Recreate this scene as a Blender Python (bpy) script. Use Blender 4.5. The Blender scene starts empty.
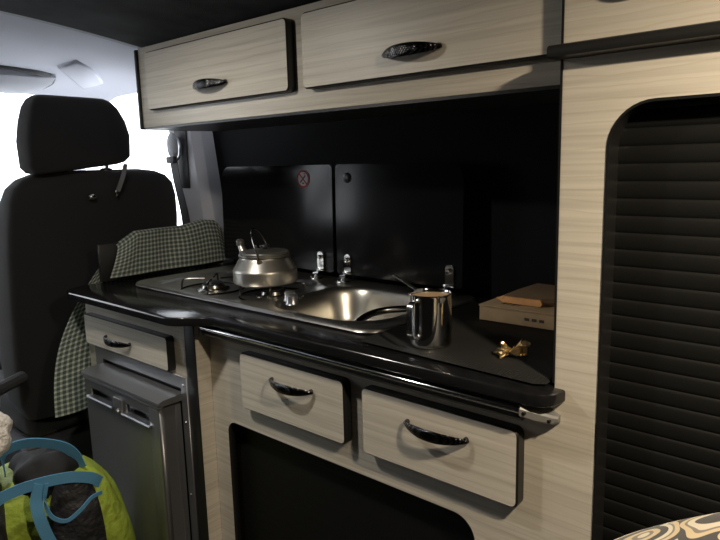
import bpy, bmesh, math, random
from mathutils import Vector, Matrix, noise
random.seed(4)
C = bpy.context.collection
S = bpy.context.scene
pi = math.pi
ORG = {}
NPI = 0

# ------------------------------------------------------------------ helpers
def root(name, label, cat, loc, group=None):
    o = bpy.data.objects.new(name, None); C.objects.link(o)
    o.location = loc; o.empty_display_size = .05
    ORG[o] = Vector(loc)
    o['label'] = label; o['category'] = cat
    if group: o['group'] = group
    return o

def obj(name, bm, mats, parent=None, smooth=True, angle=35):
    """link the bmesh (world coordinates) as ONE mesh object"""
    if not isinstance(mats, (list, tuple)): mats = [mats]
    bmesh.ops.recalc_face_normals(bm, faces=bm.faces)
    if parent is None:
        xs = [v.co for v in bm.verts]
        lo = Vector([min(c[i] for c in xs) for i in range(3)]); hi = Vector([max(c[i] for c in xs) for i in range(3)])
        org = Vector(((lo.x+hi.x)/2, (lo.y+hi.y)/2, lo.z))
    else:
        org = ORG[parent]
    for v in bm.verts: v.co -= org
    me = bpy.data.meshes.new(name); bm.to_mesh(me); bm.free()
    for m in mats: me.materials.append(m)
    if smooth:
        me.shade_smooth()
        me.set_sharp_from_angle(angle=math.radians(angle))
    o = bpy.data.objects.new(name, me); C.objects.link(o)
    ORG[o] = org
    if name in ('door', 'drawer'):
        global NPI
        NPI += 1; o.pass_index = NPI
    if parent is None: o.location = org
    else: o.parent = parent
    return o

def tag(o, label, cat, group=None):
    o['label'] = label; o['category'] = cat
    if group: o['group'] = group
    return o

def struct(name, bm, m, **k):
    o = obj(name, bm, m, **k); o['kind'] = 'structure'; return o

def NB(): return bmesh.new()

def box(bm, x0, x1, y0, y1, z0, z1, bev=0, seg=2, mi=0):
    vs = [bm.verts.new((x, y, z)) for x in (x0, x1) for y in (y0, y1) for z in (z0, z1)]
    fs = [bm.faces.new([vs[i] for i in q]) for q in ((0,1,3,2),(4,6,7,5),(0,4,5,1),(2,3,7,6),(0,2,6,4),(1,5,7,3))]
    for f in fs: f.material_index = mi
    if bev:
        es = list({e for f in fs for e in f.edges})
        bmesh.ops.bevel(bm, geom=es, offset=bev, segments=seg, affect='EDGES', profile=.5)
    return bm

def bridge(bm, a, b, closed=True, mi=0):
    n = len(a); out = []
    for i in range(n if closed else n-1):
        j = (i+1) % n
        f = bm.faces.new((a[i], a[j], b[j], b[i])); f.material_index = mi; out.append(f)
    return out

def cap(bm, ring, mi=0):
    f = bm.faces.new(ring); f.material_index = mi; return f

def frames(pts):
    pts = [Vector(p) for p in pts]; T = []
    for i in range(len(pts)):
        a = pts[max(i-1, 0)]; b = pts[min(i+1, len(pts)-1)]
        T.append((b-a).normalized())
    up = Vector((0,0,1)) if abs(T[0].z) < .9 else Vector((1,0,0))
    N = []; n = (up - T[0]*up.dot(T[0])).normalized()
    for t in T:
        n = (n - t*n.dot(t)).normalized(); N.append(n.copy())
    return pts, T, N

def smoothpts(pts, k=6):
    pts = [Vector(p) for p in pts]; out = []
    for i in range(len(pts)-1):
        p0 = pts[max(i-1,0)]; p1 = pts[i]; p2 = pts[i+1]; p3 = pts[min(i+2, len(pts)-1)]
        for j in range(k):
            t = j/k
            out.append(.5*((2*p1)+(p2-p0)*t+(2*p0-5*p1+4*p2-p3)*t*t+(3*p1-p0-3*p2+p3)*t**3))
    out.append(pts[-1]); return out

def tube(bm, pts, r, n=10, mi=0, caps=True):
    pts, T, N = frames(pts); prev = None; first = None
    for i, p in enumerate(pts):
        rr = r[i] if isinstance(r, (list, tuple)) else r
        b = T[i].cross(N[i])
        ring = [bm.verts.new(p + (N[i]*math.cos(2*pi*k/n) + b*math.sin(2*pi*k/n))*rr) for k in range(n)]
        if prev: bridge(bm, prev, ring, mi=mi)
        else: first = ring
        prev = ring
    if caps: cap(bm, first, mi); cap(bm, prev, mi)
    return bm

def lathe(bm, prof, c, n=40, mi=0, axis='Z'):
    c = Vector(c); prev = None
    def P(r, h, a):
        if axis == 'Z': return c + Vector((r*math.cos(a), r*math.sin(a), h))
        if axis == 'Y': return c + Vector((r*math.cos(a), h, r*math.sin(a)))
        return c + Vector((h, r*math.cos(a), r*math.sin(a)))
    for r, h in prof:
        if r < 1e-5: ring = [bm.verts.new(P(0, h, 0))]
        else: ring = [bm.verts.new(P(r, h, 2*pi*k/n)) for k in range(n)]
        if prev:
            if len(prev) == 1 and len(ring) > 1:
                for k in range(n): bm.faces.new((prev[0], ring[k], ring[(k+1)%n])).material_index = mi
            elif len(ring) == 1 and len(prev) > 1:
                for k in range(n): bm.faces.new((prev[k], prev[(k+1)%n], ring[0])).material_index = mi
            elif len(ring) > 1: bridge(bm, prev, ring, mi=mi)
        prev = ring
    return bm

def rrect(x0, x1, z0, z1, r, n=6):
    """rounded rectangle outline; r = radius or (bl, br, tr, tl)"""
    if not isinstance(r, (tuple, list)): r = (r,)*4
    out = []
    for cx, cz, a0, rr in ((x0+r[0], z0+r[0], pi, r[0]), (x1-r[1], z0+r[1], 1.5*pi, r[1]), (x1-r[2], z1-r[2], 0, r[2]), (x0+r[3], z1-r[3], .5*pi, r[3])):
        for k in range(n+1):
            a = a0 + .5*pi*k/n
            out.append((cx+rr*math.cos(a), cz+rr*math.sin(a)))
    return out

def slab(bm, x0, x1, z0, z1, r, yf, yb, bev=.003, n=6, face=0, edge=1):
    """front panel with rounded corners: face at yf, back at yb"""
    outs = [(rrect(x0, x1, z0, z1, r, n), yb), (rrect(x0, x1, z0, z1, r, n), yf+bev),
            (rrect(x0+bev, x1-bev, z0+bev, z1-bev, max(r-bev, .001), n), yf)]
    rings = [[bm.verts.new((p[0], y, p[1])) for p in o] for o, y in outs]
    bridge(bm, rings[0], rings[1], mi=edge); bridge(bm, rings[1], rings[2], mi=edge)
    cap(bm, rings[0], edge); cap(bm, rings[2], face)
    return bm

def holed(outer, inners, half, bevel=0):
    """flat plate in local XY with holes, thickness 2*half, as bmesh"""
    cu = bpy.data.curves.new('tmp', 'CURVE'); cu.dimensions = '2D'; cu.fill_mode = 'BOTH'
    cu.extrude = half - bevel; cu.bevel_depth = bevel; cu.bevel_resolution = 2
    cu.offset = -bevel
    for pts in [outer] + list(inners):
        sp = cu.splines.new('POLY'); sp.points.add(len(pts)-1); sp.use_cyclic_u = True
        for q, p in zip(sp.points, pts): q.co = (p[0], p[1], 0, 1)
    o = bpy.data.objects.new('tmp', cu); C.objects.link(o)
    dg = bpy.context.evaluated_depsgraph_get()
    me = bpy.data.meshes.new_from_object(o.evaluated_get(dg))
    bm = NB(); bm.from_mesh(me)
    bpy.data.objects.remove(o); bpy.data.curves.remove(cu); bpy.data.meshes.remove(me)
    bmesh.ops.remove_doubles(bm, verts=bm.verts, dist=1e-5)
    for f in bm.faces: f.material_index = 0
    return bm

def holed_xz(outer, inners, y0, y1, edge_mi=None):
    bm = holed(outer, inners, (y1-y0)/2)
    for v in bm.verts: v.co = Vector((v.co.x, (y0+y1)/2 - v.co.z, v.co.y))
    bm.normal_update()
    if edge_mi is not None:
        for f in bm.faces:
            if abs(f.normal.y) < .5: f.material_index = edge_mi
    return bm

def ribbon(bm, pts, width, across, th=.0025, k=6, mi=0):
    pts = smoothpts(pts, k); p, T, N = frames(pts); prev = None; first = None
    for i, q in enumerate(p):
        a = Vector(across[i*len(across)//len(p)]) if isinstance(across, list) else Vector(across)
        a = (a - T[i]*a.dot(T[i])).normalized(); nn = T[i].cross(a).normalized()
        w = width
        ring = [bm.verts.new(q + a*sx*w/2 + nn*sy*th/2) for sx, sy in ((-1,-1),(1,-1),(1,1),(-1,1))]
        if prev: bridge(bm, prev, ring, mi=mi)
        else: first = ring
        prev = ring
    cap(bm, first, mi); cap(bm, prev, mi)
    return bm

def loft(bm, rings, mi=0, caps=True):
    R = [[bm.verts.new(p) for p in r] for r in rings]
    for a, b in zip(R, R[1:]): bridge(bm, a, b, mi=mi)
    if caps: cap(bm, R[0], mi); cap(bm, R[-1], mi)
    return bm

def superel(bm, c, ax, n=(2.5, 2.5), nu=40, nv=20, bump=0, bs=8, U=(1,0,0), V=(0,1,0), W=(0,0,1)):
    """closed superellipsoid"""
    c = Vector(c); U = Vector(U); V = Vector(V); W = Vector(W)
    def sp(x, p): return math.copysign(abs(x)**p, x)
    rings = []
    for j in range(1, nv):
        ph = -pi/2 + pi*j/nv
        cz = sp(math.cos(ph), 2/n[1]); sz = sp(math.sin(ph), 2/n[1])
        ring = []
        for i in range(nu):
            t = 2*pi*i/nu
            p = c + U*ax[0]*cz*sp(math.cos(t), 2/n[0]) + V*ax[1]*cz*sp(math.sin(t), 2/n[0]) + W*ax[2]*sz
            if bump: p = p + (p-c).normalized()*bump*noise.fractal(p*bs, 1, 2, 3)
            ring.append(p)
        rings.append(ring)
    R = [[bm.verts.new(p) for p in r] for r in rings]
    for a, b in zip(R, R[1:]): bridge(bm, a, b)
    for r, s in ((R[0], -1), (R[-1], 1)):
        v = bm.verts.new(c + W*ax[2]*s)
        for i in range(nu): bm.faces.new((r[i], r[(i+1)%nu], v))
    return bm

# ------------------------------------------------------------------ materials
def mat(name, col, rough=.5, metal=0, spec=.5, coat=0, bump=None, bstr=.3, bdist=.002, sheen=0, var=0, vscale=6):
    m = bpy.data.materials.new(name); m.use_nodes = True
    nt = m.node_tree; b = nt.nodes['Principled BSDF']
    b.inputs['Base Color'].default_value = (*col, 1); b.inputs['Roughness'].default_value = rough
    b.inputs['Metallic'].default_value = metal; b.inputs['Specular IOR Level'].default_value = spec
    b.inputs['Coat Weight'].default_value = coat; b.inputs['Sheen Weight'].default_value = sheen
    tc = nt.nodes.new('ShaderNodeTexCoord')
    if bump:
        n = nt.nodes.new('ShaderNodeTexNoise'); n.inputs['Scale'].default_value = bump; n.inputs['Detail'].default_value = 4
        bp = nt.nodes.new('ShaderNodeBump'); bp.inputs['Strength'].default_value = bstr; bp.inputs['Distance'].default_value = bdist
        nt.links.new(tc.outputs['Object'], n.inputs['Vector']); nt.links.new(n.outputs['Fac'], bp.inputs['Height'])
        nt.links.new(bp.outputs['Normal'], b.inputs['Normal'])
    if var:
        n = nt.nodes.new('ShaderNodeTexNoise'); n.inputs['Scale'].default_value = vscale; n.inputs['Detail'].default_value = 5
        nt.links.new(tc.outputs['Object'], n.inputs['Vector'])
        cr = nt.nodes.new('ShaderNodeValToRGB')
        cr.color_ramp.elements[0].position = .3; cr.color_ramp.elements[1].position = .7
        cr.color_ramp.elements[0].color = (*[c*(1-var) for c in col], 1); cr.color_ramp.elements[1].color = (*[min(1, c*(1+var)) for c in col], 1)
        nt.links.new(n.outputs['Fac'], cr.inputs['Fac']); nt.links.new(cr.outputs['Color'], b.inputs['Base Color'])
    return m

def N(nt, t, **kw):
    n = nt.nodes.new(t)
    for k, v in kw.items(): setattr(n, k, v)
    return n

def wood_mat():
    m = mat('pale_ash_laminate', (.6,.53,.42), .42)
    nt = m.node_tree; b = nt.nodes['Principled BSDF']; L = nt.links.new
    ge = N(nt, 'ShaderNodeNewGeometry'); oi = N(nt, 'ShaderNodeObjectInfo')
    mul = N(nt, 'ShaderNodeVectorMath', operation='MULTIPLY_ADD')
    cmb = N(nt, 'ShaderNodeCombineXYZ')
    k = N(nt, 'ShaderNodeMath', operation='MULTIPLY'); k.inputs[1].default_value = 1.73
    L(oi.outputs['Object Index'], k.inputs[0]); L(k.outputs[0], cmb.inputs['X']); L(k.outputs[0], cmb.inputs['Z'])
    mul.inputs[1].default_value = (1, 1, 1)
    L(ge.outputs['Position'], mul.inputs[0]); L(cmb.outputs[0], mul.inputs[2])
    mp = N(nt, 'ShaderNodeMapping'); mp.inputs['Scale'].default_value = (2.2, 2.2, 95); mp.inputs['Rotation'].default_value = (0, .03, 0)
    L(mul.outputs[0], mp.inputs['Vector'])
    n1 = N(nt, 'ShaderNodeTexNoise'); n1.inputs['Scale'].default_value = 1.0; n1.inputs['Detail'].default_value = 4; n1.inputs['Distortion'].default_value = .5
    L(mp.outputs[0], n1.inputs['Vector'])
    mp2 = N(nt, 'ShaderNodeMapping'); mp2.inputs['Scale'].default_value = (6, 6, 260)
    L(mul.outputs[0], mp2.inputs['Vector'])
    n2 = N(nt, 'ShaderNodeTexNoise'); n2.inputs['Scale'].default_value = 1.0; n2.inputs['Detail'].default_value = 3
    L(mp2.outputs[0], n2.inputs['Vector'])
    wv = N(nt, 'ShaderNodeTexWave', wave_type='BANDS', bands_direction='Z', wave_profile='SAW')
    wv.inputs['Scale'].default_value = 13; wv.inputs['Distortion'].default_value = 5.5; wv.inputs['Detail'].default_value = 3; wv.inputs['Detail Scale'].default_value = .6
    mp3 = N(nt, 'ShaderNodeMapping'); mp3.inputs['Scale'].default_value = (.6, .6, 1.4)
    L(mul.outputs[0], mp3.inputs['Vector']); L(mp3.outputs[0], wv.inputs['Vector'])
    r1 = N(nt, 'ShaderNodeValToRGB'); e = r1.color_ramp.elements
    e[0].position = .32; e[0].color = (.52,.475,.40,1); e[1].position = .6; e[1].color = (.64,.59,.505,1)
    L(n1.outputs['Fac'], r1.inputs['Fac'])
    r2 = N(nt, 'ShaderNodeValToRGB'); e = r2.color_ramp.elements
    e[0].position = .78; e[0].color = (1,1,1,1); e[1].position = 1; e[1].color = (.89,.87,.84,1)
    L(wv.outputs['Fac'], r2.inputs['Fac'])
    r3 = N(nt, 'ShaderNodeValToRGB'); e = r3.color_ramp.elements
    e[0].position = .35; e[0].color = (.955,.95,.94,1); e[1].position = .6; e[1].color = (1,1,1,1)
    L(n2.outputs['Fac'], r3.inputs['Fac'])
    m1 = N(nt, 'ShaderNodeMixRGB', blend_type='MULTIPLY'); m1.inputs[0].default_value = 1
    m2 = N(nt, 'ShaderNodeMixRGB', blend_type='MULTIPLY'); m2.inputs[0].default_value = 1
    L(r1.outputs[0], m1.inputs[1]); L(r2.outputs[0], m1.inputs[2]); L(m1.outputs[0], m2.inputs[1]); L(r3.outputs[0], m2.inputs[2])
    L(m2.outputs[0], b.inputs['Base Color'])
    bp = N(nt, 'ShaderNodeBump'); bp.inputs['Strength'].default_value = .12; bp.inputs['Distance'].default_value = .001
    L(n2.outputs['Fac'], bp.inputs['Height']); L(bp.outputs[0], b.inputs['Normal'])
    return m

def knurl_mat():
    m = mat('dimpled_dark_chrome', (.10,.098,.10), .22, 1)
    nt = m.node_tree; b = nt.nodes['Principled BSDF']; L = nt.links.new
    tc = N(nt, 'ShaderNodeTexCoord'); mp = N(nt, 'ShaderNodeMapping'); mp.inputs['Rotation'].default_value = (0, pi/4, 0)
    v = N(nt, 'ShaderNodeTexVoronoi'); v.inputs['Scale'].default_value = 260; v.inputs['Randomness'].default_value = 0
    L(tc.outputs['Object'], mp.inputs[0]); L(mp.outputs[0], v.inputs['Vector'])
    cr = N(nt, 'ShaderNodeValToRGB'); e = cr.color_ramp.elements
    e[0].position = .25; e[0].color = (.30,.295,.29,1); e[1].position = .42; e[1].color = (.022,.021,.022,1)  # glints on the dimples painted into the colour as pale dots, dark between
    L(v.outputs['Distance'], cr.inputs[0]); L(cr.outputs[0], b.inputs['Base Color'])
    bp = N(nt, 'ShaderNodeBump'); bp.inputs['Strength'].default_value = .8; bp.inputs['Distance'].default_value = .0015
    L(v.outputs['Distance'], bp.inputs['Height']); L(bp.outputs[0], b.inputs['Normal'])
    return m

def gingham_mat():
    m = mat('green_gingham_cloth', (.5,.5,.5), .9, sheen=.2)
    nt = m.node_tree; b = nt.nodes['Principled BSDF']; L = nt.links.new
    uv = N(nt, 'ShaderNodeUVMap'); sx = N(nt, 'ShaderNodeSeparateXYZ'); L(uv.outputs[0], sx.inputs[0])
    st = []
    for ax in ('X', 'Y'):
        a = N(nt, 'ShaderNodeMath', operation='FRACT'); L(sx.outputs[ax], a.inputs[0])
        g = N(nt, 'ShaderNodeMath', operation='GREATER_THAN'); g.inputs[1].default_value = .42; L(a.outputs[0], g.inputs[0]); st.append(g)
    add = N(nt, 'ShaderNodeMath', operation='ADD'); L(st[0].outputs[0], add.inputs[0]); L(st[1].outputs[0], add.inputs[1])
    dv = N(nt, 'ShaderNodeMath', operation='MULTIPLY'); dv.inputs[1].default_value = .5; L(add.outputs[0], dv.inputs[0])
    cr = N(nt, 'ShaderNodeValToRGB'); cr.color_ramp.interpolation = 'CONSTANT'; e = cr.color_ramp.elements
    e[0].position = 0; e[0].color = (.74,.76,.66,1); e[1].position = .3; e[1].color = (.34,.38,.32,1)
    x = e.new(.8); x.color = (.10,.13,.11,1)
    L(dv.outputs[0], cr.inputs['Fac']); L(cr.outputs[0], b.inputs['Base Color'])
    return m

def cushion_mat():
    m = mat('swirl_print_cotton', (.6,.5,.36), .85, sheen=.2)
    nt = m.node_tree; b = nt.nodes['Principled BSDF']; L = nt.links.new
    tc = N(nt, 'ShaderNodeTexCoord'); mp = N(nt, 'ShaderNodeMapping'); mp.inputs['Location'].default_value = (.03,.0,.02)
    n = N(nt, 'ShaderNodeTexNoise'); n.inputs['Scale'].default_value = 7
    L(tc.outputs['Object'], mp.inputs[0]); L(mp.outputs[0], n.inputs['Vector'])
    mx = N(nt, 'ShaderNodeMixRGB', blend_type='ADD'); mx.inputs[0].default_value = .10
    L(mp.outputs[0], mx.inputs[1]); L(n.outputs['Color'], mx.inputs[2])
    v = N(nt, 'ShaderNodeTexVoronoi'); v.inputs['Scale'].default_value = 11; L(mx.outputs[0], v.inputs['Vector'])
    s = N(nt, 'ShaderNodeMath', operation='MULTIPLY'); s.inputs[1].default_value = 3.4; L(v.outputs['Distance'], s.inputs[0])
    f = N(nt, 'ShaderNodeMath', operation='FRACT'); L(s.outputs[0], f.inputs[0])
    cr = N(nt, 'ShaderNodeValToRGB'); cr.color_ramp.interpolation = 'CONSTANT'; e = cr.color_ramp.elements
    e[0].position = 0; e[0].color = (.03,.028,.025,1); e[1].position = .38; e[1].color = (.66,.58,.44,1)
    for p, c in ((.62, (.20,.17,.13,1)), (.74, (.60,.47,.28,1))): x = e.new(p); x.color = c
    L(f.outputs[0], cr.inputs['Fac']); L(cr.outputs[0], b.inputs['Base Color'])
    return m

def glass_mat(name, tint=(1,1,1), gl=.06, rough=.0):
    m = bpy.data.materials.new(name); m.use_nodes = True; nt = m.node_tree
    nt.nodes.clear(); L = nt.links.new
    o = N(nt, 'ShaderNodeOutputMaterial'); mx = N(nt, 'ShaderNodeMixShader')
    t = N(nt, 'ShaderNodeBsdfTransparent'); t.inputs[0].default_value = (*tint, 1)
    g = N(nt, 'ShaderNodeBsdfGlossy'); g.inputs['Roughness'].default_value = rough
    lw = N(nt, 'ShaderNodeLayerWeight'); lw.inputs[0].default_value = .5
    pw = N(nt, 'ShaderNodeMath', operation='POWER'); pw.inputs[1].default_value = 5
    ad = N(nt, 'ShaderNodeMath', operation='MULTIPLY_ADD'); ad.inputs[1].default_value = .7; ad.inputs[2].default_value = .04
    L(lw.outputs['Facing'], pw.inputs[0]); L(pw.outputs[0], ad.inputs[0]); L(ad.outputs[0], mx.inputs[0]); L(t.outputs[0], mx.inputs[1]); L(g.outputs[0], mx.inputs[2]); L(mx.outputs[0], o.inputs[0])
    return m

WOOD = wood_mat()
BLACK = mat('black_edging', (.012,.012,.012), .35)
CARPET = mat('black_carpet_lining', (.035,.036,.039), .95, spec=.2, bump=400, bstr=.6, var=.5, vscale=9)
WALLB = mat('black_wall_board', (.007,.007,.008), .7, spec=.12, bump=6, bstr=.2)
GLOSS = mat('gloss_black_worktop', (.010,.010,.011), .16, spec=.5, var=.3, vscale=50)
STEEL = mat('brushed_stainless', (.56,.54,.49), .31, 1, bump=90, bstr=.03)
STEELD = mat('dark_stainless', (.36,.35,.33), .24, 1)
FRIDGE = mat('silver_grey_fridge', (.27,.27,.275), .36, .75, bump=30, bstr=.03)
FRIDGEL = mat('bright_fridge_trim', (.42,.43,.45), .28, .9)
CHROME = mat('chrome', (.75,.74,.72), .08, 1)
ALU = mat('grey_aluminium', (.27,.27,.265), .45, .6)
DALU = mat('dark_anodised_rail', (.07,.07,.068), .38, .6)
KNURL = knurl_mat()
DCHROME = mat('dark_chrome', (.11,.106,.10), .2, 1)
IRON = mat('black_enamel', (.02,.02,.02), .35)
KETTLE = mat('dull_aluminium', (.52,.50,.45), .36, .95, bump=40, bstr=.05)
KETLID = mat('worn_aluminium_lid', (.30,.29,.26), .4, .9)
RUBBER = mat('black_rubber', (.014,.014,.014), .55)
GINGHAM = gingham_mat()
SEATM = mat('black_seat_fabric', (.018,.017,.018), .92, spec=.2, sheen=.15, bump=600, bstr=.5)
SEATP = mat('grey_seat_plastic', (.10,.10,.105), .5)
LINING = mat('pale_grey_headliner', (.66,.67,.75), .9, spec=.2, bump=300, bstr=.2)
VISOR = mat('pale_grey_visor_vinyl', (.50,.51,.56), .7)
DGREY = mat('dark_grey_rubber_trim', (.03,.03,.034), .6)
PILLAR = mat('light_grey_pillar_plastic', (.46,.46,.50), .6)
BELTM = mat('black_belt_webbing', (.02,.02,.022), .7)
LIME = mat('lime_green_nylon', (.33,.43,.05), .6, bump=14, bstr=.9, bdist=.02, var=.25, vscale=8)
BLUE = mat('teal_blue_webbing', (.10,.30,.50), .65, bump=500, bstr=.3)
DNYL = mat('charcoal_nylon', (.02,.02,.023), .6, bump=12, bstr=1, bdist=.03)
DARKN = mat('black_nylon_lining', (.008,.008,.009), .8)
CARD = mat('brown_cardboard', (.38,.26,.14), .85, var=.12, vscale=30)
ORANGE = mat('orange_paper', (.66,.32,.11), .7, var=.15, vscale=40)
PRINT = mat('black_print_ink', (.04,.03,.02), .7)
GOLD = mat('gold_foil', (.70,.52,.26), .33, 1)
COFFEE = mat('milky_coffee', (.42,.28,.15), .5, var=.15, vscale=60)
CREAM = mat('cream_fleece', (.72,.67,.60), .95, sheen=.4, bump=120, bstr=1, bdist=.01)
CUSH = cushion_mat()
BENCH = mat('charcoal_bench_fabric', (.03,.03,.033), .9)
FLOORM = mat('dark_vinyl_floor', (.035,.035,.036), .5, var=.3, vscale=20)
DASH = mat('dark_dashboard_plastic', (.03,.03,.032), .7)
WHITE = mat('white_sticker', (.88,.86,.83), .6)
RED = mat('red_sticker', (.55,.03,.03), .6)
CLEAR = glass_mat('clear_glass')
LIDG = mat('tinted_glass_lid', (.008,.008,.009), .13, spec=.22)

# ------------------------------------------------------------------ dimensions
YF = .90           # face of the kitchen and tall cabinets
XT = -.411         # left edge of the tall cabinet
ZW = .90           # worktop height
ZU = .8778         # its underside
def zc(y): return 1.625 - .126*(y-.3)**2

# ------------------------------------------------------------------ room shell
struct('floor', box(NB(), -3.3, 1.5, -.45, 1.48, -.05, 0), FLOORM)
struct('wall_right', box(NB(), -2.06, 1.5, 1.42, 1.48, 0, 1.62), WALLB)
struct('wall_left', box(NB(), -2.86, 1.5, -.5, -.45, 0, 1.75), WALLB)
struct('door_2', box(NB(), -3.3, -2.86, -.5, -.45, 0, .93), WALLB)

struct('wall_rear', box(NB(), 1.5, 1.55, -.5, 1.48, 0, 1.75), WALLB)
def sheet(x0, x1, f, th, n=24, y0=-.45, y1=1.44):
    bm = NB(); rings = []
    for i in range(n+1):
        y = y0 + (y1-y0)*i/n; z = f(y)
        rings.append([(x0, y, z), (x1, y, z), (x1, y, z+th), (x0, y, z+th)])
    return loft(bm, rings)
struct('ceiling', sheet(-1.64, 1.5, zc, .05), CARPET)
# pale strip where the black lining ends
struct('trim_1', sheet(-1.668, -1.642, lambda y: zc(y)+.002, .03), VISOR)

# cab headliner, falling to the windscreen header and the door top
bm = NB(); rings = []
for i in range(22):
    u = i/21; x = -1.66 - 1.10*u; ring = []
    for j in range(41):
        y = -.45 + 1.84*j/40
        z0 = 1.655 - .055*(y-.3)**2
        z1 = 1.600 - .020*(y-.3)**2
        z = z0 + (z1-z0)*u - .035*max(0, u-.85)/.15
        s = max(0, (y-1.18)/.21); z -= .035*s*s
        # recess where the sun visors fold away
        ring.append((x, y, z))
    rings.append(ring)
lo = [[bm.verts.new(p) for p in r] for r in rings]
up = [[bm.verts.new((p[0], p[1], p[2]+.03)) for p in r] for r in rings]
for g in (lo, up):
    for a, b in zip(g, g[1:]): bridge(bm, a, b, closed=False)
bridge(bm, lo[0], up[0], closed=False); bridge(bm, lo[-1], up[-1], closed=False)
for e in (0, -1):
    bridge(bm, [r[e] for r in lo], [r[e] for r in up], closed=False)
struct('trim_2', bm, LINING)
# raised blank panel above the door
bm = NB()
sup = [(-2.31, 1.03), (-2.62, 1.265), (-2.46, 1.265), (-2.27, 1.135), (-2.17, 1.03)]
def hz(x, y):
    u = (-1.66-x)/1.10
    z0 = 1.655-.055*(y-.3)**2; z1 = 1.6-.02*(y-.3)**2; s = max(0, (y-1.18)/.21)
    return z0+(z1-z0)*u - .035*max(0,u-.85)/.15 - .035*s*s
cx = sum(p[0] for p in sup)/5; cy = sum(p[1] for p in sup)/5
rg = []
for k, dz in ((1, .004), (1, -.006), (.9, -.012)):
    rg.append([(cx+(p[0]-cx)*k, cy+(p[1]-cy)*k, hz(cx+(p[0]-cx)*k, cy+(p[1]-cy)*k)+dz) for p in sup])
loft(bm, rg)
struct('trim_3', bm, LINING, angle=80)

# cab walls below the windows, pillars, bulkhead
bm = NB(); box(bm, -3.3, -1.94, 1.40, 1.46, 0, .93); struct('door_1', bm, DASH)
bm = NB(); box(bm, -3.30, -3.22, -.45, 1.42, 0, .95); struct('wall_front', bm, DASH)
# B pillar
bm = NB()
def pil(z, xl, xr): return [(xl, 1.425, z), (xl, 1.37, z), (xl+.03, 1.345, z), (xr-.03, 1.345, z), (xr, 1.37, z), (xr, 1.425, z)]
loft(bm, [pil(.0, -2.14, -1.80), pil(.9, -2.13, -1.90), pil(1.02, -2.13, -1.925), pil(1.18, -2.15, -1.95), pil(1.40, -2.18, -1.985), pil(1.58, -2.20, -2.0)])
struct('trim_4', bm, PILLAR, angle=25)
# A pillar
bm = NB(); tube(bm, [(-3.25, 1.36, .90), (-2.98, 1.36, 1.25), (-2.76, 1.35, 1.585)], .045, 12); struct('trim_5', bm, LINING)
bm = NB(); tube(bm, [(-3.25, -.40, .90), (-2.98, -.40, 1.25), (-2.76, -.40, 1.585)], .045, 12); struct('trim_6', bm, LINING)
# glass
bm = NB(); loft(bm, [[(-3.24, -.40, .95), (-3.235, -.40, .95), (-2.76, -.40, 1.575), (-2.765, -.40, 1.575)], [(-3.24, 1.34, .95), (-3.235, 1.34, .95), (-2.76, 1.34, 1.575), (-2.765, 1.34, 1.575)]])
struct('window_1', bm, CLEAR, smooth=False)
bm = NB(); loft(bm, [[(-3.15, y, .94), (-2.19, y, .94), (-2.19, y, 1.56), (-2.78, y, 1.56)] for y in (1.412, 1.416)])
struct('window_2', bm, CLEAR, smooth=False)
bm = NB(); loft(bm, [[(-3.22, y, .935), (-2.87, y, .935), (-2.87, y, 1.50), (-2.88, y, 1.50)] for y in (-.474, -.470)])
struct('window_3', bm, CLEAR, smooth=False)
# upper door frame
bm = NB(); tube(bm, [(-2.80, 1.40, 1.572), (-2.5, 1.40, 1.578), (-2.16, 1.40, 1.578)], .014, 8); struct('trim_7', bm, DGREY)

# sun visor
r = root('sun_visor', 'pale grey sun visor folded up above the windscreen', 'sun visor', (-2.60, .80, 1.58))
bm = NB()
def visor(x, z, y0, y1, t):
    return x, z
prs = []
for x, z, t in ((-2.46, 1.590, .010), (-2.50, 1.575, .016), (-2.60, 1.562, .018), (-2.68, 1.556, .014), (-2.71, 1.553, .006)):
    prs.append([(x, y, z + s*t) for s, y in ((-1,.32),(-1,.8),(-1,1.02),(-.6,1.085),(.6,1.085),(1,1.02),(1,.8),(1,.32))])
loft(bm, prs); obj('shade', bm, VISOR, r, angle=50)
bm = NB(); tube(bm, smoothpts([(-2.43, .30, 1.612), (-2.43, .85, 1.608), (-2.45, 1.03, 1.598), (-2.53, 1.10, 1.585), (-2.66, 1.11, 1.572)], 6), .013, 8)
obj('recess_edge', bm, DGREY, r)

# ------------------------------------------------------------------ bow handle
def handle(bm, x0, x1, z, yf, h=.0098, out=.023):
    """dimpled bow handle between x0 and x1"""
    cx = (x0+x1)/2; hl = (x1-x0)/2; n = 28; rings = []
    for i in range(n+1):
        u = -1 + 2*i/n
        y = yf - .004 - out*(1-abs(u)**2.2)
        hh = max(.0016, h*(1-u*u)**.6) + .0012; t = .0028
        ring = []
        for k in range(10):
            a = 2*pi*k/10
            ring.append((cx+u*hl, y + t*math.sin(a), z + hh*math.cos(a)))
        rings.append(ring)
    loft(bm, rings)
    return bm
def handle_foot(bm, x, z, yf):
    lathe(bm, [(0, 0), (.0046, -.0004), (.0046, -.003), (.0038, -.0065), (0, -.0075)], (x, yf, z+.002), 14, axis='Y')
    return bm
def add_handle(x0, x1, z, yf, parent):
    h = obj('handle', handle(NB(), x0, x1, z, yf), KNURL, parent)
    for x in (x0+.006, x1-.006): obj('foot', handle_foot(NB(), x, z, yf), DCHROME, h)
    return h

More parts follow.
